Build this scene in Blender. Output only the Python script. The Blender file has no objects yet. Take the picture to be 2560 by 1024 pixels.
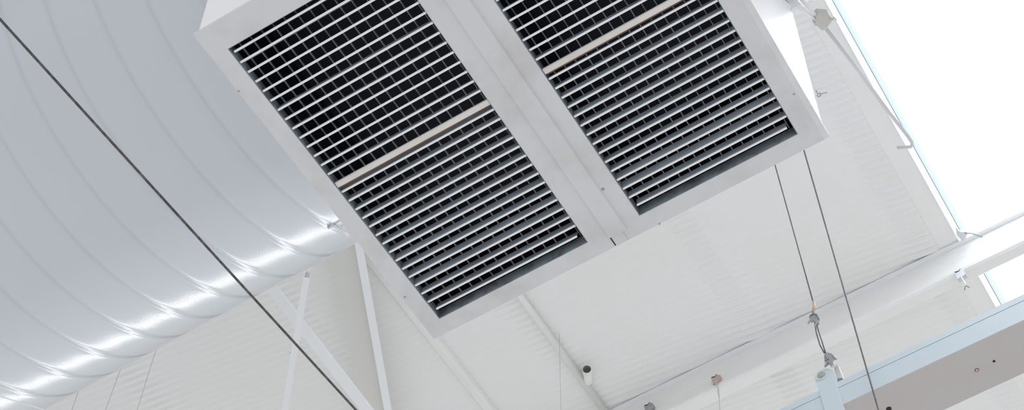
import bpy, bmesh, math, random
from mathutils import Vector, Matrix
random.seed(7)
S = bpy.context.scene
COL = S.collection
Z0 = 4.8                                   # height of the diffuser's face above the floor, metres

# ---------------------------------------------------------------- camera
CW, CH, F = 2560.0, 1024.0, 4331.3
AX = Vector((0.8565, 0.5150, -0.0361)); AY = Vector((-0.4516, 0.7135, -0.5358)); AZ = Vector((-0.2502, 0.4751, 0.8436))
AZ.normalize(); AX = (AX - AZ * AX.dot(AZ)).normalized(); AY = AZ.cross(AX)
CAM = Vector((1.2905, -2.0216, -3.1983))   # measured from the far left corner of the diffuser face
cd = bpy.data.cameras.new('camera'); cam = bpy.data.objects.new('camera', cd); COL.objects.link(cam)
cd.sensor_width = 36.0; cd.lens = 36.0 * F / CW; cd.clip_start = 0.05; cd.clip_end = 200
M = Matrix((AX, -AY, -AZ)).transposed().to_4x4(); M.translation = CAM + Vector((0, 0, Z0)); cam.matrix_world = M
S.camera = cam

def ray(px, py): return AX * ((px - CW / 2) / F) + AY * ((py - CH / 2) / F) + AZ
def at(px, py, z):                         # point of the photo on the level z (above the diffuser face)
    d = ray(px, py); return CAM + d * ((z - CAM.z) / d.z)
def aty(px, py, y):                        # point of the photo on an upright plane across the hall
    d = ray(px, py); return CAM + d * ((y - CAM.y) / d.y)

# ---------------------------------------------------------------- daylight
w = bpy.data.worlds.new('daylight'); S.world = w; w.use_nodes = True
nt = w.node_tree; nt.nodes.clear()
wo = nt.nodes.new('ShaderNodeOutputWorld'); bg = nt.nodes.new('ShaderNodeBackground')
tc = nt.nodes.new('ShaderNodeTexCoord'); sp = nt.nodes.new('ShaderNodeSeparateXYZ'); cr = nt.nodes.new('ShaderNodeValToRGB')
mr = nt.nodes.new('ShaderNodeMapRange'); mr.inputs[1].default_value = -1; mr.inputs[2].default_value = 1
nt.links.new(tc.outputs['Generated'], sp.inputs[0]); nt.links.new(sp.outputs['Z'], mr.inputs[0]); nt.links.new(mr.outputs[0], cr.inputs[0])
e = cr.color_ramp.elements
def wl(pos, v, tint=(1, 1, 1)):
    n = e.new(pos); n.color = (v * tint[0], v * tint[1], v * tint[2], 1)
while len(e) > 1: e.remove(e[-1])
e[0].position = 0.0; e[0].color = (0.128, 0.130, 0.132, 1)
wl(0.40, 0.128, (1, 1.01, 1.03)); wl(0.49, 0.136, (.98, 1.01, 1.05)); wl(0.70, 0.2, (.98, 1.01, 1.06)); wl(0.80, 1.0, (.98, 1.0, 1.03))
# brighter outdoors through the open far side of the hall (a band low over the horizon, towards +Y)
mk = nt.nodes.new('ShaderNodeMapRange'); mk.interpolation_type = 'SMOOTHSTEP'
mk.inputs[1].default_value = 0.55; mk.inputs[2].default_value = 0.9
nt.links.new(sp.outputs['Y'], mk.inputs[0])
az = nt.nodes.new('ShaderNodeMath'); az.operation = 'ABSOLUTE'
zo = nt.nodes.new('ShaderNodeMath'); zo.operation = 'SUBTRACT'; zo.inputs[1].default_value = 0.085
nt.links.new(sp.outputs['Z'], zo.inputs[0]); nt.links.new(zo.outputs[0], az.inputs[0])
mb_ = nt.nodes.new('ShaderNodeMapRange'); mb_.interpolation_type = 'SMOOTHSTEP'
mb_.inputs[1].default_value = 0.075; mb_.inputs[2].default_value = 0.03; mb_.inputs[3].default_value = 0; mb_.inputs[4].default_value = 1
nt.links.new(az.outputs[0], mb_.inputs[0])
mm = nt.nodes.new('ShaderNodeMath'); mm.operation = 'MULTIPLY'; nt.links.new(mk.outputs[0], mm.inputs[0]); nt.links.new(mb_.outputs[0], mm.inputs[1])
ms = nt.nodes.new('ShaderNodeMath'); ms.operation = 'MULTIPLY'; ms.inputs[1].default_value = 11.0; nt.links.new(mm.outputs[0], ms.inputs[0])
sc_ = nt.nodes.new('ShaderNodeVectorMath'); sc_.operation = 'SCALE'; sc_.inputs['Scale'].default_value = 6.0
nt.links.new(cr.outputs[0], sc_.inputs[0])
ad = nt.nodes.new('ShaderNodeVectorMath'); ad.operation = 'ADD'
nt.links.new(sc_.outputs[0], ad.inputs[0]); nt.links.new(ms.outputs[0], ad.inputs[1])
nt.links.new(ad.outputs[0], bg.inputs['Color']); bg.inputs['Strength'].default_value = 1.0
nt.links.new(bg.outputs[0], wo.inputs[0])
S.view_settings.view_transform = 'Standard'; S.view_settings.look = 'None'
S.view_settings.exposure = 0.0; S.view_settings.gamma = 1.0; S.view_settings.use_curve_mapping = False

# ---------------------------------------------------------------- materials
def mat(name, col, rough=0.5, metal=0.0, dirt=None, dscale=6.0, damt=0.3, bump=0.0, bscale=60.0, coat=0.0, spec=0.5):
    m = bpy.data.materials.new(name); m.use_nodes = True; n = m.node_tree; b = n.nodes['Principled BSDF']
    b.inputs['Roughness'].default_value = rough; b.inputs['Metallic'].default_value = metal
    b.inputs['Specular IOR Level'].default_value = spec
    if coat: b.inputs['Coat Weight'].default_value = coat; b.inputs['Coat Roughness'].default_value = 0.12
    t = n.nodes.new('ShaderNodeTexCoord')
    no = n.nodes.new('ShaderNodeTexNoise'); no.inputs['Scale'].default_value = dscale; no.inputs['Detail'].default_value = 6; no.inputs['Roughness'].default_value = .65
    n.links.new(t.outputs['Object'], no.inputs['Vector'])
    r = n.nodes.new('ShaderNodeValToRGB'); r.color_ramp.elements[0].position = .45; r.color_ramp.elements[1].position = .78
    r.color_ramp.elements[0].color = (*col, 1)
    d = dirt or tuple(c * .93 for c in col)
    r.color_ramp.elements[1].color = tuple(col[i] * (1 - damt) + d[i] * damt for i in range(3)) + (1,)
    n.links.new(no.outputs['Fac'], r.inputs[0]); n.links.new(r.outputs[0], b.inputs['Base Color'])
    if bump:
        n2 = n.nodes.new('ShaderNodeTexNoise'); n2.inputs['Scale'].default_value = bscale; n2.inputs['Detail'].default_value = 3
        n.links.new(t.outputs['Object'], n2.inputs['Vector'])
        bp = n.nodes.new('ShaderNodeBump'); bp.inputs['Strength'].default_value = bump; bp.inputs['Distance'].default_value = .01
        n.links.new(n2.outputs['Fac'], bp.inputs['Height']); n.links.new(bp.outputs[0], b.inputs['Normal'])
    return m
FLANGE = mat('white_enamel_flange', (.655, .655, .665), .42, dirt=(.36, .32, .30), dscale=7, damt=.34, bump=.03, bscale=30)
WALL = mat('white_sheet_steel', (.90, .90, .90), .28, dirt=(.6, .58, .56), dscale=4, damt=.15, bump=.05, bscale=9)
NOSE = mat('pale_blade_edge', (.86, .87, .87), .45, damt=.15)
BLADE = mat('shade_toned_blade_side', (.47, .525, .57), .45, dirt=(.26, .26, .28), dscale=7, damt=.7)  # slat paint darkened here: shade between the slats put into the colour
VANE = mat('grey_rear_vane', (.42, .43, .44), .4, dirt=(.05, .05, .055), dscale=16, damt=1.0)
BAR = mat('cream_crossbar', (.74, .71, .68), .5, dirt=(.35, .22, .15), dscale=9, damt=.3)
RUST = mat('rust_stain', (.16, .09, .065), .8, dirt=(.05, .03, .02), dscale=30, damt=.8)
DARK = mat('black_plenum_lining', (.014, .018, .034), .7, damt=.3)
REVEAL = mat('grey_opening_edge', (.25, .29, .32), .5, dirt=(.04, .045, .045), dscale=24, damt=.9)
DUCT = mat('white_plastic_duct', (.565, .60, .635), .20, damt=.12, dscale=2.5, bump=.05, bscale=190, spec=.6)
SEAM = mat('duct_seam', (.60, .62, .65), .3, damt=.1)
FOIL = mat('crinkled_white_foil', (.80, .81, .84), .25, damt=.2, bump=.5, bscale=45, spec=.7)
ROOF = mat('white_roof_sheet', (.85, .845, .83), .5, dirt=(.80, .78, .73), dscale=1.3, damt=.5)
PURL = mat('white_purlin_paint', (.85, .84, .82), .4, dirt=(.70, .68, .62), dscale=4, damt=.3)
STEEL = mat('white_painted_steel', (.86, .87, .88), .4, damt=.2)
CREAM = mat('cream_painted_steel', (.70, .69, .645), .5, damt=.3)
BLUE = mat('pale_blue_grey_paint', (.58, .64, .675), .4, damt=.15)
TAUPE = mat('shade_toned_underside', (.50, .475, .47), .5, dirt=(.5, .44, .38), dscale=3, damt=.5)  # beam's underside: same paint in other light, its shaded tone put into the colour
ROPE = mat('dark_wire_rope', (.055, .052, .05), .55, dirt=(.2, .19, .18), dscale=90, damt=.8)
CABLE = mat('dark_grey_cable', (.10, .10, .095), .5, dirt=(.25, .24, .22), dscale=60, damt=.6)
ZINC = mat('grey_zinc', (.36, .37, .37), .4, .3, dirt=(.15, .15, .15), dscale=40, damt=.6)
BRIGHTZ = mat('bright_zinc', (.62, .64, .65), .35, .5, damt=.4)
COPPER = mat('copper_sleeve', (.55, .36, .25), .45, .3, dirt=(.75, .62, .5), dscale=60, damt=.8)
RUSTY = mat('rusty_clip_steel', (.52, .36, .31), .6, dirt=(.6, .55, .52), dscale=60, damt=.8)
BOLT = mat('olive_grey_bolt', (.40, .41, .34), .45, .2, damt=.4)
HOLE = mat('dark_hole', (.02, .018, .018), .8)
HOLER = mat('brown_hole_rim', (.25, .13, .10), .7)
BEIGE = mat('beige_grey_casting', (.58, .56, .54), .5, damt=.2)
LILAC = mat('pale_grey_strut', (.62, .61, .65), .5, damt=.2)
GREYG = mat('inside_tube_grey', (.22, .23, .22), .6, damt=.5)
pane = bpy.data.materials.new('frosted_skylight_sheet'); pane.use_nodes = True; pn = pane.node_tree; pn.nodes.clear()
po = pn.nodes.new('ShaderNodeOutputMaterial'); pt = pn.nodes.new('ShaderNodeBsdfTranslucent'); pt.inputs[0].default_value = (.9, .92, .94, 1)
pg = pn.nodes.new('ShaderNodeBsdfDiffuse'); pg.inputs[0].default_value = (.85, .87, .88, 1); px_ = pn.nodes.new('ShaderNodeMixShader'); px_.inputs[0].default_value = .12
pn.links.new(pt.outputs[0], px_.inputs[1]); pn.links.new(pg.outputs[0], px_.inputs[2]); pn.links.new(px_.outputs[0], po.inputs[0])

def lit_plastic(name, col, k):                # thin plastic that lets some daylight through
    m = bpy.data.materials.new(name); m.use_nodes = True; n = m.node_tree; n.nodes.clear()
    o = n.nodes.new('ShaderNodeOutputMaterial'); a = n.nodes.new('ShaderNodeBsdfTranslucent'); d = n.nodes.new('ShaderNodeBsdfDiffuse'); x = n.nodes.new('ShaderNodeMixShader')
    a.inputs[0].default_value = d.inputs[0].default_value = (*col, 1); x.inputs[0].default_value = 1 - k
    n.links.new(a.outputs[0], x.inputs[1]); n.links.new(d.outputs[0], x.inputs[2]); n.links.new(x.outputs[0], o.inputs[0]); return m
BEADM = lit_plastic('pale_blue_glazing_bead', (.86, .93, .97), .75)
FRAMEM = lit_plastic('daylight_gap_frame', (.95, .96, .97), .95)  # translucency added so the bar glows like a bright gap of daylight

# ---------------------------------------------------------------- helpers
class MB:
    """collects shapes; build() links them as ONE mesh object"""
    def __init__(s): s.v = []; s.f = []; s.m = []; s.sm = []
    def add(s, vs, fs, mi=0, smooth=False):
        o = len(s.v); s.v += [tuple(v) for v in vs]
        for f in fs: s.f.append(tuple(i + o for i in f)); s.m.append(mi); s.sm.append(smooth)
        return s
    def box(s, x0, x1, y0, y1, z0, z1, mi=0):
        vs = [(x, y, z) for x in (x0, x1) for y in (y0, y1) for z in (z0, z1)]
        return s.add(vs, [(0, 1, 3, 2), (4, 6, 7, 5), (0, 4, 5, 1), (2, 3, 7, 6), (0, 2, 6, 4), (1, 5, 7, 3)], mi)
    def prism(s, prof, axis, a, b, mi=0, smooth=False, mis=None):
        """closed 2D profile swept along axis 'x','y' or 'z' from a to b"""
        n = len(prof)
        def P(u, v, t): return {'x': (t, u, v), 'y': (u, t, v), 'z': (u, v, t)}[axis]
        vs = [P(u, v, a) for u, v in prof] + [P(u, v, b) for u, v in prof]
        o = len(s.v); s.v += vs
        for i in range(n):
            j = (i + 1) % n; s.f.append((o + i, o + j, o + n + j, o + n + i)); s.m.append(mis[i] if mis else mi); s.sm.append(smooth)
        s.f.append(tuple(o + i for i in range(n))[::-1]); s.m.append(mi); s.sm.append(False)
        s.f.append(tuple(o + n + i for i in range(n))); s.m.append(mi); s.sm.append(False)
        return s
    def tube(s, pts, r, n=10, mi=0, cap=True):
        pts = [Vector(p) for p in pts]; o = len(s.v); up = None
        rs = r if isinstance(r, (list, tuple)) else [r] * len(pts)
        for i, p in enumerate(pts):
            t = ((pts[i + 1] - p).normalized() if i + 1 < len(pts) else Vector()) + ((p - pts[i - 1]).normalized() if i else Vector())
            t.normalize()
            if up is None: up = t.orthogonal().normalized()
            up = (up - t * up.dot(t)).normalized(); w_ = t.cross(up)
            for k in range(n):
                a = 2 * math.pi * k / n; s.v.append(tuple(p + (up * math.cos(a) + w_ * math.sin(a)) * rs[i]))
        for i in range(len(pts) - 1):
            for k in range(n):
                a, b = o + i * n + k, o + i * n + (k + 1) % n; s.f.append((a, b, b + n, a + n)); s.m.append(mi); s.sm.append(True)
        if cap:
            s.f.append(tuple(o + k for k in range(n))[::-1]); s.m.append(mi); s.sm.append(False)
            q = o + (len(pts) - 1) * n; s.f.append(tuple(q + k for k in range(n))); s.m.append(mi); s.sm.append(False)
        return s
    def bar(s, a, b, wv, tv, mi=0):
        """straight bar a->b with half-width vector wv and half-thickness vector tv"""
        a, b, wv, tv = Vector(a), Vector(b), Vector(wv), Vector(tv)
        vs = [p + wv * i + tv * j for p in (a, b) for i, j in ((-1, -1), (1, -1), (1, 1), (-1, 1))]
        return s.add(vs, [(3, 2, 1, 0), (4, 5, 6, 7), (0, 1, 5, 4), (1, 2, 6, 5), (2, 3, 7, 6), (3, 0, 4, 7)], mi)
    def plate(s, outline, nrm, t, mi=0):
        """polygon of 3D points thickened by t along nrm"""
        n = len(outline); o = len(s.v); nv = Vector(nrm).normalized() * t
        s.v += [tuple(Vector(p)) for p in outline] + [tuple(Vector(p) + nv) for p in outline]
        s.f.append(tuple(o + i for i in range(n))[::-1]); s.f.append(tuple(o + n + i for i in range(n)))
        s.m += [mi, mi]; s.sm += [False, False]
        for i in range(n):
            j = (i + 1) % n; s.f.append((o + i, o + j, o + n + j, o + n + i)); s.m.append(mi); s.sm.append(False)
        return s
    def build(s, name, mats, parent=None, bevel=0.0, origin=None):
        me = bpy.data.meshes.new(name); org = Vector(origin) if origin is not None else Vector((0, 0, 0))
        me.from_pydata([tuple(Vector(v) - org) for v in s.v], [], s.f)
        for m in (mats if isinstance(mats, (list, tuple)) else [mats]): me.materials.append(m)
        for p, mi, sm in zip(me.polygons, s.m, s.sm): p.material_index = mi; p.use_smooth = sm
        bm = bmesh.new(); bm.from_mesh(me); bmesh.ops.recalc_face_normals(bm, faces=bm.faces); bm.to_mesh(me); bm.free()
        o = bpy.data.objects.new(name, me); COL.objects.link(o)
        if parent is not None:
            o.parent = parent; o.location = org
        else: o.location = org + Vector((0, 0, Z0))
        if bevel:
            b = o.modifiers.new('edge', 'BEVEL'); b.width = bevel; b.segments = 2; b.limit_method = 'ANGLE'
        return o
def tag(o, label=None, cat=None, group=None, kind=None):
    for k, v in (('label', label), ('category', cat), ('group', group), ('kind', kind)):
        if v: o[k] = v
    return o
def empty(name, p, label, cat, group=None):
    o = bpy.data.objects.new(name, None); COL.objects.link(o); o.location = Vector((0, 0, Z0)); o.empty_display_size = .1
    return tag(o, label, cat, group)

ZR = 2.2                                   # underside of the roof above the diffuser face
# ---------------------------------------------------------------- roof (the setting)
def roof():
    pitch, tl = .031, math.tan(math.radians(7.0))
    cols = (-1.97, -1.25, -.53, .19, .905)
    xs = set()
    x = -4.0
    while x < .955: xs.add(round(x, 4)); x += .07
    for c in cols:
        for d in (-.049, -.045, -.041, -.02, 0, .02, .041, .045, .049): xs.add(round(c + d, 4))
    xs = sorted(v for v in xs if v <= .957) + [.965]
    ys = [-1.6 + i * pitch / 8 for i in range(int(5.6 / (pitch / 8)))]
    def tri(u):
        u = u % 1.0; return (.5 - .5 * math.cos(2 * math.pi * u)) ** 1.8
    b = MB(); nx = len(xs)
    for y in ys:
        for x in xs:
            u = (y - x * tl) / pitch
            d = .0042 * tri(u)
            for c in cols:
                k = abs(x - c)
                if k < .06:
                    s_ = max(0, min(1, (.048 - k) / .006)); d += s_ * ((.0062 if c > 0 else .0022) * tri(u) - (.0016 if c > 0 else .0004))
            b.v.append((x, y, ZR - d))
    for j in range(len(ys) - 1):
        for i in range(nx - 1):
            a = j * nx + i; b.f.append((a, a + nx, a + nx + 1, a + 1)); b.m.append(0); b.sm.append(True)
    y0, y1 = ys[0], ys[-1]
    z = ZR
    for (a, c, d, f) in ((-14, .965, -14, y0), (-14, .965, y1, 14), (-14, -4.0, y0, y1), (2.5, 14, -14, 14), (.965, 2.5, -14, -4), (.965, 2.5, 6, 14)):
        b.add([(a, d, z), (c, d, z), (c, f, z), (a, f, z)], [(0, 3, 2, 1)])
    b.box(-14, .955, -14, 14, ZR + .06, ZR + .08)                 # outer skin of the roof
    b.box(2.5, 14, -14, 14, ZR + .06, ZR + .08)
    b.box(.955, 2.5, -14, -4.0, ZR + .06, ZR + .08)
    b.box(.955, 2.5, 6.0, 14, ZR + .06, ZR + .08)
    o = b.build('ceiling', ROOF); tag(o, 'white ribbed metal roof sheeting seen from below', None, None, 'structure'); return o
roof()
def skylight():
    t = bpy.data.objects.new('window_1', None); COL.objects.link(t); t.location = (0, 0, Z0)
    tag(t, 'long rooflight glowing white beside the ribbed roof sheets', None, None, 'structure')
    f = MB(); f.prism([(.962, ZR - .004), (1.036, ZR - .004), (1.036, ZR + .06), (.962, ZR + .06)], 'y', -4, 6); f.build('flashing', PURL, t)
    f = MB(); f.box(1.037, 1.058, -4, 6, ZR - .012, ZR + .06); f.box(2.44, 2.5, -4, 6, ZR - .012, ZR + .06); f.box(1.058, 2.44, -4, -3.95, ZR - .012, ZR + .06); f.box(1.058, 2.44, 5.95, 6, ZR - .012, ZR + .06); f.build('frame', FRAMEM, t)
    f = MB(); f.box(1.0605, 1.077, -3.95, 5.95, ZR + .002, ZR + .05); f.build('glazing_bead', BEADM, t)
    f = MB(); f.box(1.0585, 1.0605, -3.95, 5.95, ZR - .006, ZR + .05); f.build('seal', ZINC, t)
    f = MB(); f.box(1.077, 2.44, -3.95, 5.95, ZR + .03, ZR + .036); f.build('pane', pane, t)
skylight()

# ---------------------------------------------------------------- air diffuser
L = .908; OX = ((.0433, .4341), (.5649, .9542)); OY = (-.8588, -.0458)
DY, DZ, DR = -.46, 1.017, .60
def duct_z(y, r=DR): return DZ - math.sqrt(max(0, r * r - (y - DY) ** 2))
dif = empty('air_diffuser', (0, 0, 0), 'white box air diffuser with two dark louvred grilles hanging under the fat duct', 'air vent')
def face():
    b = MB(); z0, z1 = 0.0, .012; i = .003
    b.box(i, OX[0][0], -L + i, -i, z0, z1); b.box(OX[0][1], OX[1][0], -L + i, -i, z0, z1); b.box(OX[1][1], 1 - i, -L + i, -i, z0, z1)
    for a, c in OX: b.box(a, c, -L + i, OY[0], z0, z1); b.box(a, c, OY[1], -i, z0, z1)
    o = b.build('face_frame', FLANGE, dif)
    # folded rim round the face: leans out, then turns up
    r = MB(); q = .009
    A = [(i, -L + i, 0), (1 - i, -L + i, 0), (1 - i, -i, 0), (i, -i, 0)]
    B = [(-q * .3, -L - q, .012), (1 + q, -L - q, .012), (1 + q, q * .3, .012), (-q * .3, q * .3, .012)]
    T = [(-q * .3, -L - q, .022), (1 + q, -L - q, .022), (1 + q, q * .3, .022), (-q * .3, q * .3, .022)]
    I = [(.002, -L + .002, .022), (.998, -L + .002, .022), (.998, -.002, .022), (.002, -.002, .022)]
    J = [(.004, -L + .004, .001), (.996, -L + .004, .001), (.996, -.004, .001), (.004, -.004, .001)]
    for k in range(4):
        n = (k + 1) % 4
        for P, Q in ((A, B), (B, T), (T, I), (I, J), (J, A)): r.add([P[k], P[n], Q[n], Q[k]], [(0, 1, 2, 3)])
    r.build('folded_rim', FLANGE, dif)
    c = MB(); x0, x1 = .479, .527                                   # cover strip down the middle
    c.prism([(x0, 0), (x0 + .003, -.0065), (x1 - .003, -.0065), (x1, 0)], 'y', -L + .004, -.0335); c.build('cover_strip', FLANGE, dif)
    c = MB(); c.box(.4845, .5135, -.0315, -.004, -.0022, 0); c.build('end_tab', FLANGE, dif)
    c = MB(); c.box(.4815, .5150, -.0345, -.0300, -.0012, .0); c.box(.4812, .4838, -.0345, -.006, -.0008, 0); c.build('tab_gap', HOLE, dif)
face()
def housing():
    b = MB(); n = 28; t = .004
    ys = [-L + L * k / n for k in range(n + 1)]
    def top(y): return duct_z(y, DR + .0045)
    fl = lambda z: .034 * (z / .63)                                  # right side leans outwards
    fw = lambda z: .012 * (z / .63)
    def side(fx, s):
        o = len(b.v)
        for y in ys:
            zt = top(y)
            for z in (.012, zt):
                b.v.append((fx(z), y, z)); b.v.append((fx(z) + s * t, y, z))
        for k in range(n):
            a = o + 4 * k; c = a + 4
            for f in ((a, c, c + 2, a + 2), (a + 1, a + 3, c + 3, c + 1), (a, a + 1, c + 1, c), (a + 2, c + 2, c + 3, a + 3)): b.f.append(f); b.m.append(0); b.sm.append(False)
        a = o; b.f.append((a, a + 2, a + 3, a + 1)); b.m.append(0); b.sm.append(False)
        a = o + 4 * n; b.f.append((a, a + 1, a + 3, a + 2)); b.m.append(0); b.sm.append(False)
    side(lambda z: 1.0 + fl(z), -1); side(lambda z: 0.0 + fw(z), 1)
    for y, s in ((-L, 1), (0, -1)):
        zt = top(y + s * .005)
        for q in (0,):
            yy = y - s * .0006; P = [(fw(.012), yy, .012), (1 + fl(.012), yy, .012), (1 + fl(zt), yy, zt), (fw(zt), yy, zt)]
            b.plate(P, (0, s, 0), t)
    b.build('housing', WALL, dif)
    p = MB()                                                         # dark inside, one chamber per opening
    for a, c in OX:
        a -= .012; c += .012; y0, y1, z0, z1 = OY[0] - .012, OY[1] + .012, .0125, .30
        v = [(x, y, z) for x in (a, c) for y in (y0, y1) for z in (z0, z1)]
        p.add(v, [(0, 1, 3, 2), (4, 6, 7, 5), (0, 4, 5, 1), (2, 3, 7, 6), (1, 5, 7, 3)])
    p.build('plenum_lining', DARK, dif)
housing()
NS = 30
def yrow(i): return -(.8445 - .0267 * i)
def grille(side):
    a, c = OX[side]
    g = MB(); t = .0015; z1 = .033
    g.box(a + .0004, a + t, OY[0] + .0004, OY[1] - .0004, .0008, z1); g.box(c - t, c - .0004, OY[0] + .0004, OY[1] - .0004, .0008, z1)
    g.box(a + t, c - t, OY[0] + .0004, OY[0] + t, .0008, z1); g.box(a + t, c - t, OY[1] - t, OY[1] - .0004, .0008, z1)
    gr = g.build('louvre_grille', REVEAL, dif)
    left = [29, 31, 28, 27, 29, 22, 15, 20, 16, 21, 24, 27, 20, 16, 9, 8, 14, 16, 14, 12, 10, 13, 12, 9, 10, 8, 7, 12, 14, 20]
    right = [20, 22, 20, 17, 14, 20, 22, 21, 20, 23, 24, 25, 23, 15, 12, 24, 20, 13, 16, 12, 13, 11, 12, 14, 16, 12, 4, 3, 12, 13]
    tl = (left, right)[side]
    r = random.Random(5 + side)
    for i in range(NS):
        y = yrow(i); th = math.radians(tl[i] - (5 if i > 14 else 2) + r.uniform(-1.5, 1.5)); h = .0245
        s = MB(); x0, x1 = a + .0019, c - .0019
        if i in (NS - 1,): x0 += .006; x1 -= .012
        if i == 0: x0 += .004
        if i == 14:                                                  # broad flat bar across the grille
            s.prism([(y - .001, .0038), (y + .0005, .0022), (y + .0118, .0022), (y + .0128, .0038), (y + .0128, .0075), (y - .001, .0075)], 'x', x0, x1)
            s.build('crossbar', BAR, gr); q = MB(); q.box(x0 + .002, x1 - .002, y + .0130, y + .0165, .0050, .0085); q.build('rust_strip', RUST, gr); continue
        nw = .0028
        dy, dz = math.sin(th), math.cos(th)
        py, pz = math.cos(th) * .0011, -math.sin(th) * .0011
        bz = .0062
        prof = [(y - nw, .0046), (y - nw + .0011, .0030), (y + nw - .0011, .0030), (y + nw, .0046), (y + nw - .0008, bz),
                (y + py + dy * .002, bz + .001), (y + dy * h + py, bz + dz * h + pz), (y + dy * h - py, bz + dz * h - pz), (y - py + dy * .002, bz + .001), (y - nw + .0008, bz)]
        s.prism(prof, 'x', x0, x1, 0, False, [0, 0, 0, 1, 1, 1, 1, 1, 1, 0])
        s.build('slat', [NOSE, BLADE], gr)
    nv = (14, 15)[side]; stp = (c - a) / nv
    for k in range(nv):
        x = a + stp * (k + .5)
        v = MB(); v.box(x - .0010, x + .0010, OY[0] + .002, OY[1] - .002, .035, .041); v.build('rear_vane', VANE, gr)
grille(0); grille(1)
for (px, py) in ((597, 228), (1985, 235), (1508, 472), (1012, 742), (1649, 559)):
    p = at(px, py, 0); s = MB(); rr = .0022 if px != 1508 else .0036  # the widest one stands in for a stain on the flange
    s.tube([(p.x, p.y, .0005), (p.x, p.y, -.0008), (p.x, p.y, -.0018)], [rr, rr, rr * .6], 12); s.build('screw_or_stain', ZINC, dif)

# ---------------------------------------------------------------- spiral duct
PITCH = .125
def spiral():
    t = empty('spiral_duct', (0, 0, 0), 'fat white spiral-seamed duct running above the diffuser', 'duct')
    b = MB(); n = 144; m = 12; x0, x1 = -4.6, 2.9; N = int((x1 - x0) / PITCH * m)
    ph0 = .30
    def rad(u):
        u %= 1.0
        r = .0065 * (1 - abs(2 * u - 1) ** 8) - .0045
        if u < .045 or u > .96: r += .0026
        return DR + r
    us = [0, .02, .045, .07, .11, .18, .35, .65, .82, .90, .94, .965]
    rows = []
    k = 0
    while True:
        x = x0 + (k // 12) * PITCH + us[k % 12] * PITCH
        if x > x1: break
        rows.append((x, us[k % 12])); k += 1
    for x, u in rows:
        for j in range(n + 1):
            a = 2 * math.pi * j / n                                  # the seam climbs one pitch per turn
            aa = a + math.pi / 2
            xx = x + PITCH * (j / n)
            r = rad(u); b.v.append((xx + ph0 * PITCH, DY + r * math.cos(aa), DZ + r * math.sin(aa)))
    for i in range(len(rows) - 1):
        for j in range(n):
            q = i * (n + 1) + j; b.f.append((q, q + 1, q + n + 2, q + n + 1)); b.m.append(0); b.sm.append(True)
    o = b.build('duct_shell', DUCT, t)
    f = MB(); n = 260; m = 60; rng = random.Random(3)                # crumpled foil jacket past the diffuser
    f2 = [[rng.uniform(-1, 1) for _ in range(n + 1)] for _ in range(m + 1)]
    for i in range(m + 1):
        x = 1.055 + .95 * i / m
        for j in range(n):
            a = 2 * math.pi * j / n; r = DR + .010 + .0035 * f2[i][j]
            f.v.append((x, DY + r * math.cos(a), DZ + r * math.sin(a)))
    for i in range(m):
        for j in range(n):
            q = i * n + j; k = i * n + (j + 1) % n; f.f.append((q, k, k + n, q + n)); f.m.append(0); f.sm.append(True)
    f.build('foil_jacket', FOIL, t)['label'] = 'crumpled white foil wrapped round the duct'
    q = MB(); p = [at(820, 570, .52), at(838, 563, .52), at(852, 574, .52), at(872, 588, .52)]   # loose end of sealing tape
    q.tube(p, .0035, 6); q.tube([at(852, 566, .52), at(862, 562, .52), at(871, 566, .52)], .003, 6); q.build('tape_end', FOIL, t)
spiral()

# ---------------------------------------------------------------- roof purlin, suspended beam
HK = .93                                   # the suspended beam hangs a little lower than the level its pixels were read on
def hy(y): return CAM.y + (y - CAM.y) * HK
def hz(z): return CAM.z + (z - CAM.z) * HK
def purlin():
    t = empty('roof_purlin', (0, 0, 0), 'white steel purlin crossing under the roof sheets and the rooflight', 'beam')
    y0 = 2.075; zb = 2.02
    b = MB(); th = .003
    outer = [(y0, ZR - .012), (y0 - .002, 2.15), (y0 - .006, 2.10), (y0 - .015, 2.06), (y0 - .021, 2.035), (y0 - .018, zb + .006), (y0 - .008, zb), (y0 + .034, zb), (y0 + .040, zb + .006), (y0 + .040, zb + .022)]
    inner = [(y0 + .037, zb + .022), (y0 + .037, zb + .007), (y0 + .033, zb + th), (y0 - .006, zb + th), (y0 - .015, zb + .009), (y0 - .018, 2.036), (y0 - .012, 2.061), (y0 - .003, 2.10), (y0 + .001, 2.15), (y0 + .003, ZR - .012)]
    n = len(outer)
    b.prism(outer + inner, 'x', -13, 13); o = b.build('web_and_flange', PURL, t)
    b = MB(); b.box(-13, 13, y0 - .020, y0 + .05, ZR - .014, ZR - .006); b.build('top_flange', STEEL, t)
purlin()
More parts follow.
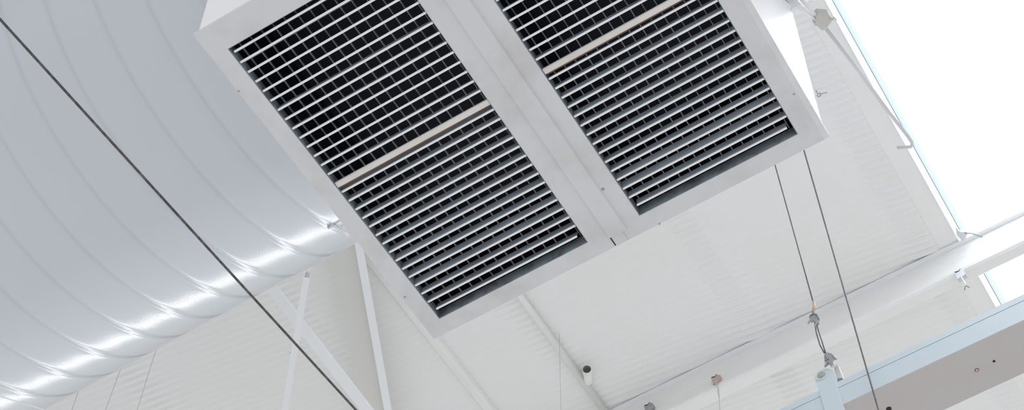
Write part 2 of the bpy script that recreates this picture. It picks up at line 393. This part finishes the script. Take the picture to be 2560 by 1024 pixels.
def beam():
    t = empty('suspended_beam', (0, 0, 0), 'pale blue-grey beam hanging from cables below the purlin', 'beam')
    ya, yb = hy(1.532), hy(1.724); z0, z1, z2, z3, z4 = hz(1.0), hz(1.004), hz(1.084), hz(1.0855), hz(1.112)
    b = MB(); b.prism([(ya, z1), (ya, z2), (yb, z2), (yb, z1)], 'x', -6, 6); b.build('web', BLUE, t)
    b = MB(); b.prism([(ya - .001, z3), (ya - .001, z4), (yb, z4), (yb, z3)], 'x', -6, 6); b.build('top_rail', BLUE, t)
    b = MB(); b.prism([(ya + .002, z2), (ya + .002, z3), (yb - .002, z3), (yb - .002, z2)], 'x', -6, 6); b.build('seam_gap', HOLE, t)
    b = MB(); b.prism([(ya + .002, z0), (ya, z1), (yb, z1), (yb - .002, z0)], 'x', -6, 6); b.build('bottom_plate', TAUPE, t)['label'] = 'taupe grey underside'
    for px, py, r, ring in ((2442, 924, .0064, 1), (2485, 902, .004, 0), (2222, 1021, .008, 0)):
        p = at(px, py, z0)
        h = MB(); h.tube([(p.x, p.y, z0 + .0002), (p.x, p.y, z0 - .0012)], r, 16); hh = h.build('bolt_hole', HOLER if ring else HOLE, t)
        if ring:
            h = MB(); h.tube([(p.x, p.y, z0 - .0011), (p.x, p.y, z0 - .0016)], r * .55, 14); h.build('hole_core', BEIGE, hh)
beam()
# hanger plate bolted to the beam's near face
def hanger():
    Y = hy(1.527)
    t = empty('hanger_plate', (0, 0, 0), 'pale grey hanger plate with round bolt, clamped to the suspended beam', 'bracket')
    pts = [(2040, 936), (2047, 926), (2058, 921), (2072, 920), (2082, 924), (2088, 932), (2091, 950), (2098, 985), (2108, 1012), (2120, 1050), (2072, 1062), (2058, 1015), (2048, 978), (2040, 958), (2037, 946)]
    b = MB(); b.plate([aty(x, y, Y) for x, y in pts], (0, 1, 0), .005); b.build('plate', BLUE, t, .001)
    c = aty(2054, 937, Y); b = MB(); b.tube([c, c - Vector((0, .004, 0)), c - Vector((0, .007, 0))], [.0125, .0125, .009], 18); b.build('bolt', BOLT, t)
    b = MB(); b.tube([c + Vector((0, .0, 0)), c - Vector((0, .0015, 0))], .021, 22); b.build('washer', BLUE, t)
    q = [(2084, 912), (2094, 910), (2110, 950), (2094, 957), (2088, 935)]
    b = MB(); b.plate([aty(x, y, Y + .02) for x, y in q], (0, 1, 0), .02); b.build('lug', BEIGE, t, .001)
    q = [(2094, 945), (2106, 944), (2110, 950), (2094, 957)]
    b = MB(); b.plate([aty(x, y, Y + .018) for x, y in q], (0, 1, 0), .002); b.build('lug_mouth', GREYG, t)
    b = MB(); b.bar(aty(2078, 915, Y - .004), aty(2088, 913, Y - .004), (0, 0, .003), (0, .003, 0)); b.build('pin', BRIGHTZ, t)
hanger()
def cable_a():
    t = empty('hanger_cable', (0, 0, 0), 'grey hanger cable with two clips and a looped lower end above the hanger plate', 'cable', None)
    Y = hy(1.522); P = lambda x, y, d=0: aty(x, y, Y + d)
    a = P(2033, 755); top = Vector((P(1937, 410).x, Y, ZR - .003))
    b = MB(); b.tube([top, P(1937, 410), P(1985, 582), a], .0021, 8); b.build('strand', CABLE, t)
    b = MB(); b.tube([P(2034, 752), P(2036, 764), P(2032, 781)], [.0042, .0052, .0042], 10); b.build('sleeve', COPPER, t)
    for pts, nm in (([(2034, 780), (2036, 800), (2041, 832), (2050, 862), (2061, 882)], 0), ([(2038, 800), (2046, 825), (2055, 853), (2064, 882)], 0)):
        b = MB(); b.tube([P(*p) for p in pts], .0021, 8); b.build('loop_strand', CABLE, t)
    def clip(pts, legs):
        b = MB(); b.plate([P(*p, -.004) for p in pts], (0, 1, 0), .009); o = b.build('cable_clip', ZINC, t, .0015)
        for l in legs:
            b = MB(); b.tube([P(*p, -.006) for p in l], .0028, 8); b.build('clip_bow', ZINC, o)
    clip([(2022, 792), (2028, 783), (2036, 781), (2045, 785), (2049, 796), (2046, 806), (2040, 810), (2037, 803), (2032, 799), (2026, 803)],
         [[(2024, 800), (2021, 808)], [(2040, 806), (2038, 816)], [(2024, 790), (2032, 782), (2044, 786), (2047, 797)]])
    clip([(2060, 885), (2068, 879), (2079, 882), (2088, 892), (2084, 896), (2083, 910), (2076, 914), (2070, 905), (2064, 912), (2060, 900)],
         [[(2066, 905), (2063, 916)], [(2082, 888), (2090, 897)], [(2064, 889), (2070, 895), (2064, 899)]])
cable_a()
def cable_b():
    Y = hy(1.515) - .02; b = MB()
    p0 = aty(2012, 383, Y); p1 = aty(2195, 1020, Y); d = (p1 - p0)
    s = (ZR - .003 - p0.z) / d.z
    b.tube([p0 + d * s, p0.lerp(p1, .5), p1, p1 + d * .4], .0026, 8)
    tag(b.build('suspension_cable', CABLE), 'single straight grey cable passing in front of the suspended beam', 'cable')
cable_b()

# ---------------------------------------------------------------- clips on the purlin
def purlin_clip(px, py, m, label, drop):
    z = 2.03; c = aty(px, py, 2.052)
    t = empty('purlin_clip', (0, 0, 0), label, 'clip', 'clips along the purlin')
    s = .034; y = c.y; a = Vector((.97, .06, .1)).normalized() * s * .5; u = Vector((.08, -.25, 1)).normalized() * s * .55
    C = Vector((c.x, y - .004, c.z))
    b = MB()
    b.plate([C - a * .85 - u, C + a - u * .8, C + a * 1.0 + u * .55, C + a * .5 + u * 1.0, C + u * .55, C - a * .6 + u * .62, C - a * 1.0 + u * .75], (0, 1, 0), .003)
    b.plate([C + a + u * .5 - Vector((0, .0, 0)), C + a - u * .8, C + a - u * .8 + Vector((0, .02, 0)), C + a + u * .5 + Vector((0, .02, 0))], (1, 0, 0), .003)
    b.plate([C - a * .85 - u, C + a - u * .8, C + a - u * .8 + Vector((0, .022, .003)), C - a * .85 - u + Vector((0, .022, .003))], (0, 0, 1), .003)
    b.build('clip_body', m, t, .0008)
    b = MB(); b.plate([C - a * .9 + u * .78 - Vector((0, .0006, 0)), C + u * .58 - Vector((0, .0006, 0)), C + a * .45 + u * .98 - Vector((0, .0006, 0)), C + a * .5 + u * 1.08, C + u * .72, C - a * .9 + u * .92], (0, 1, 0), .008); b.build('slot', HOLE, t)
    if drop: drop(t, C, u)
def drop_rod(t, C, u):
    e1, e2 = aty(1796, 970, C.y), aty(1798, 992, C.y)
    b = MB(); b.tube([C - u * .8, aty(1793, 966, C.y), e1], [.005, .003, .0018], 8); b.tube([e1, aty(1796, 978, C.y), e2], [.003, .0045, .003], 8); b.build('drop_rod', LILAC, t)
    b = MB(); b.tube([e2, e2 + (e2 - aty(1797, 970, C.y)) * 6], .0011, 6); b.build('drop_wire', BEIGE, t)
def drop_hook(t, C, u):
    y = C.y
    b = MB(); b.tube([C - u * .8, aty(2411, 704, y), aty(2414, 712, y)], .0028, 8); b.build('drop_rod', STEEL, t)
    b = MB(); b.tube([aty(2412, 724, y), aty(2412, 717, y), aty(2417, 714, y), aty(2423, 718, y)], .0024, 8); b.build('hook', ZINC, t)
purlin_clip(2400, 685, BRIGHTZ, 'bright zinc clip with a small hook on the purlin, nearest the rooflight', drop_hook)
purlin_clip(1790, 948, RUSTY, 'rusty pinkish clip with a thin rod hanging from the purlin', drop_rod)
purlin_clip(1622, 1018, ZINC, 'dull grey clip at the lower left end of the purlin', None)

# ---------------------------------------------------------------- conduit, lap strip, stub pipe
def conduit():
    t = empty('conduit_pipe', (0, 0, 0), 'slim white pipe running up the roof sheets to the purlin', 'pipe')
    b = MB(); b.tube([(-.488, -3, ZR - .022), (-.488, .8, ZR - .022), (-.492, 2.05, ZR - .022)], .0135, 14); b.build('pipe', PURL, t)
    for y in (.4, 1.9):
        b = MB(); b.prism([(-.512, ZR - .002), (-.512, ZR - .012), (-.472, ZR - .012), (-.472, ZR - .002)], 'y', y, y + .02)
        b.build('saddle', PURL, t)
    return t
conduit()
def stub():
    p = at(1467, 922, ZR - .07); q = at(1474, 952, ZR - .022)
    t = empty('stub_pipe', (0, 0, 0), 'short white open-ended pipe stub beside the slim roof pipe', 'pipe')
    d = (p - q).normalized(); q = Vector((-.474, q.y, q.z)); d = (p - q).normalized()
    b = MB(); n = 20; ax = d; e1 = ax.orthogonal().normalized(); e2 = ax.cross(e1)
    ring = lambda c, r: [c + (e1 * math.cos(2 * math.pi * k / n) + e2 * math.sin(2 * math.pi * k / n)) * r for k in range(n)]
    rs = [ring(q, .016), ring(p, .0185), ring(p, .0165), ring(p - d * .03, .0145)]
    b.v = [tuple(v) for r in rs for v in r]
    for i in range(3):
        for k in range(n): b.f.append((i * n + k, i * n + (k + 1) % n, (i + 1) * n + (k + 1) % n, (i + 1) * n + k)); b.m.append(0 if i < 2 else 1); b.sm.append(True)
    b.f.append(tuple(3 * n + k for k in range(n))); b.m.append(1); b.sm.append(False)
    b.build('tube', [PURL, GREYG], t)
stub()
b = MB(); b.prism([(-.905, ZR - .002), (-.897, ZR - .020), (-.872, ZR - .026), (-.862, ZR - .024), (-.856, ZR - .002)], 'y', -3, 2.055)
tag(b.build('roof_lap_strip', PURL), 'broad cream lap strip on the roof sheets left of the slim pipe', 'strip')

# ---------------------------------------------------------------- bracing at lower left
def pad(a, b, e):                                                    # lengthen a segment past b
    d = (b - a); return a - d * e, b + d * e
def brace(px0, px1, z, w_px, name, label, m, thick=.006, e=(.6, .5)):
    a, c = at(*px0, z), at(*px1, z); d = c - a
    a, c = a - d * e[0], c + d * e[1]
    d.normalize(); side = d.cross(Vector((0, 0, 1))).normalized()
    b = MB(); b.bar(a, c, side * w_px, Vector((0, 0, thick))); return a, c, side, tag(b.build(name, m), label, 'brace')
brace((690, 733), (918, 1024), 1.75, .0195, 'flat_brace', 'wide white flat bar slanting down to the right behind the dark rope', STEEL)
def angle_brace():
    z = 1.55
    t = empty('angle_brace', (0, 0, 0), 'narrow white angle bar crossing in front of the wide flat brace', 'brace')
    a, c = at(766, 692, z), at(711, 1028, z); d = (c - a); c = c + d * .4; d.normalize(); s = d.cross(Vector((0, 0, 1))).normalized()
    b = MB(); b.bar(a, c, s * .011, Vector((0, 0, .002))); b.bar(a + s * .010 + Vector((0, 0, .012)), c + s * .010 + Vector((0, 0, .012)), s * .0015, Vector((0, 0, .012)))
    b.build('angle', STEEL, t)
    a2 = a - d * .045; b = MB(); b.bar(a2 - s * .009, a + d * .03 - s * .009, s * .0015, Vector((0, 0, .008))); b.bar(a2 + s * .003 + Vector((0, 0, .012)), a + d * .01 + s * .003 + Vector((0, 0, .012)), s * .008, Vector((0, 0, .0015))); b.build('end_plate', STEEL, t)
    h = MB(); p = at(769, 688, z) ; h.tube([p + Vector((0, 0, .004)), p - Vector((0, 0, .0005))], .0065, 12); h.build('end_bolt', BEIGE, t)
    p = at(728, 880, z); b = MB(); b.tube([p, at(722, 882, z), at(721, 877, z - .005)], .002, 6); b.build('wire_twist', STEEL, t)
angle_brace()
def rafter():
    t = empty('rafter', (0, 0, 0), 'inclined cream rafter with a bright white flange edge below the duct', 'beam')
    z = 2.06
    a, c = at(902, 640, z), at(970, 1024, z); d = c - a; a, c = a - d * .9, c + d * .7; d.normalize(); s = d.cross(Vector((0, 0, 1))).normalized()
    b = MB(); b.bar(a, c, s * .0145, Vector((0, 0, .003))); b.build('flange', STEEL, t)
    k = 1 if (at(860, 700, z) - at(912, 700, z)).dot(s) > 0 else -1
    o = s * k
    b = MB(); b.bar(a + o * .060 + Vector((0, 0, .03)), c + o * .060 + Vector((0, 0, .03)), s * .048, Vector((0, 0, .003))); b.build('web', CREAM, t)
rafter()

# ---------------------------------------------------------------- ropes and wires
b = MB(); a, c = at(0, 48, .12), at(890, 1024, .12); d = c - a
b.tube([a - d * .35, a, a.lerp(c, .5) - Vector((0, 0, .002)), c, c + d * .3], .0031, 10)
tag(b.build('wire_rope', ROPE), 'dark wire rope stretched slantwise in front of the duct', 'rope')
for px, lab, r in ((((0, 990), (103, 1021)), 'thin white wire crossing the duct at the lower left', .0016),):
    a, c = at(*px[0], .36), at(*px[1], .36); d = c - a; b = MB(); b.tube([a - d * 2, a, c, c + d * 1.2], r, 6); tag(b.build('thin_wire', STEEL), lab, 'wire')
for (p0, p1), lab in ((((193, 985), (180, 1024)), 'thin grey guy wire leftmost of three below the duct'),
                      (((304, 915), (264, 1024)), 'thin grey guy wire middle of three below the duct'),
                      (((388, 880), (343, 1024)), 'thin grey guy wire rightmost of three below the duct')):
    a, c = at(*p0, 1.9), at(*p1, 1.9); d = c - a; b = MB(); b.tube([a - d * 2.5, c + d * 3], .0014, 6)
    tag(b.build('guy_wire', BEIGE), lab, 'wire', 'guy wires below the duct')
a, c = aty(1394, 640, 1.62), aty(1402, 1010, 1.62); d = c - a; b = MB(); b.tube([a + d * ((ZR - .003 - a.z) / d.z), c + d * .5], .0009, 6)
tag(b.build('hanging_thread', BEIGE), 'very faint pale thread hanging down across the slim pipe', 'wire')

# ---------------------------------------------------------------- duct strut, skylight latch, tie wire
def strut():
    t = empty('duct_strut', (0, 0, 0), 'beige-grey bracket with a hooked strut beside the crumpled foil', 'bracket')
    z = .53; P = lambda x, y, dz=0: at(x, y, z + dz)
    pts = [(2040, 40), (2046, 34), (2072, 36), (2080, 46), (2080, 55), (2073, 63), (2070, 70), (2062, 75), (2055, 78), (2048, 70), (2042, 66), (2037, 66), (2034, 59), (2040, 56)]
    b = MB(); b.plate([P(*p) for p in pts], (0, 0, 1), .03); b.build('body', BEIGE, t, .003)
    b = MB(); b.tube([P(2064, 70, .012), P(2145, 175, .05), P(2222, 280, .09), P(2268, 338, .11), P(2279, 354, .115), P(2281, 363, .117), P(2275, 367, .117), P(2243, 368, .117)], .0045, 10); b.build('rod', LILAC, t)
    b = MB(); b.tube([P(1980, -4, .02), P(2005, 22, .012), P(2040, 50, .006)], .0036, 8); b.tube([P(1998, -6, .02), P(2020, 16, .012), P(2042, 40, .006)], .0036, 8); b.build('pipe_pair', STEEL, t)
    b = MB(); b.tube([P(2074, 46), P(2081, 50), P(2084, 44), P(2090, 50)], .0025, 8); b.build('spring_clip', BEIGE, t)
strut()
def latch():
    t = empty('rooflight_latch', (0, 0, 0), 'small grey latch with a thin arm on the rooflight frame above the purlin', 'latch')
    z = 2.16; P = lambda x, y: at(x, y, z)
    b = MB(); b.plate([P(*p) for p in [(2391, 568), (2397, 576), (2404, 580), (2414, 579), (2420, 582), (2416, 590), (2412, 599), (2406, 601), (2400, 596), (2394, 590)]], (0, 0, 1), .012); b.build('plate', BRIGHTZ, t, .001)
    b = MB(); b.tube([P(2412, 582), P(2430, 583), P(2444, 588), P(2456, 592)], .0024, 8); b.build('arm', ZINC, t)
latch()
b = MB(); P = lambda x, y: at(x, y, .20)
b.tube([P(2040, 226), P(2045, 236), P(2050, 232), P(2052, 239), P(2046, 242), P(2042, 238)], .0014, 6)
b.tube([P(2050, 236), P(2060, 232), P(2068, 232)], .0011, 6)
tag(b.build('tie_wire', ZINC), 'twisted end of tie wire poking out beside the diffuser wall', 'wire')
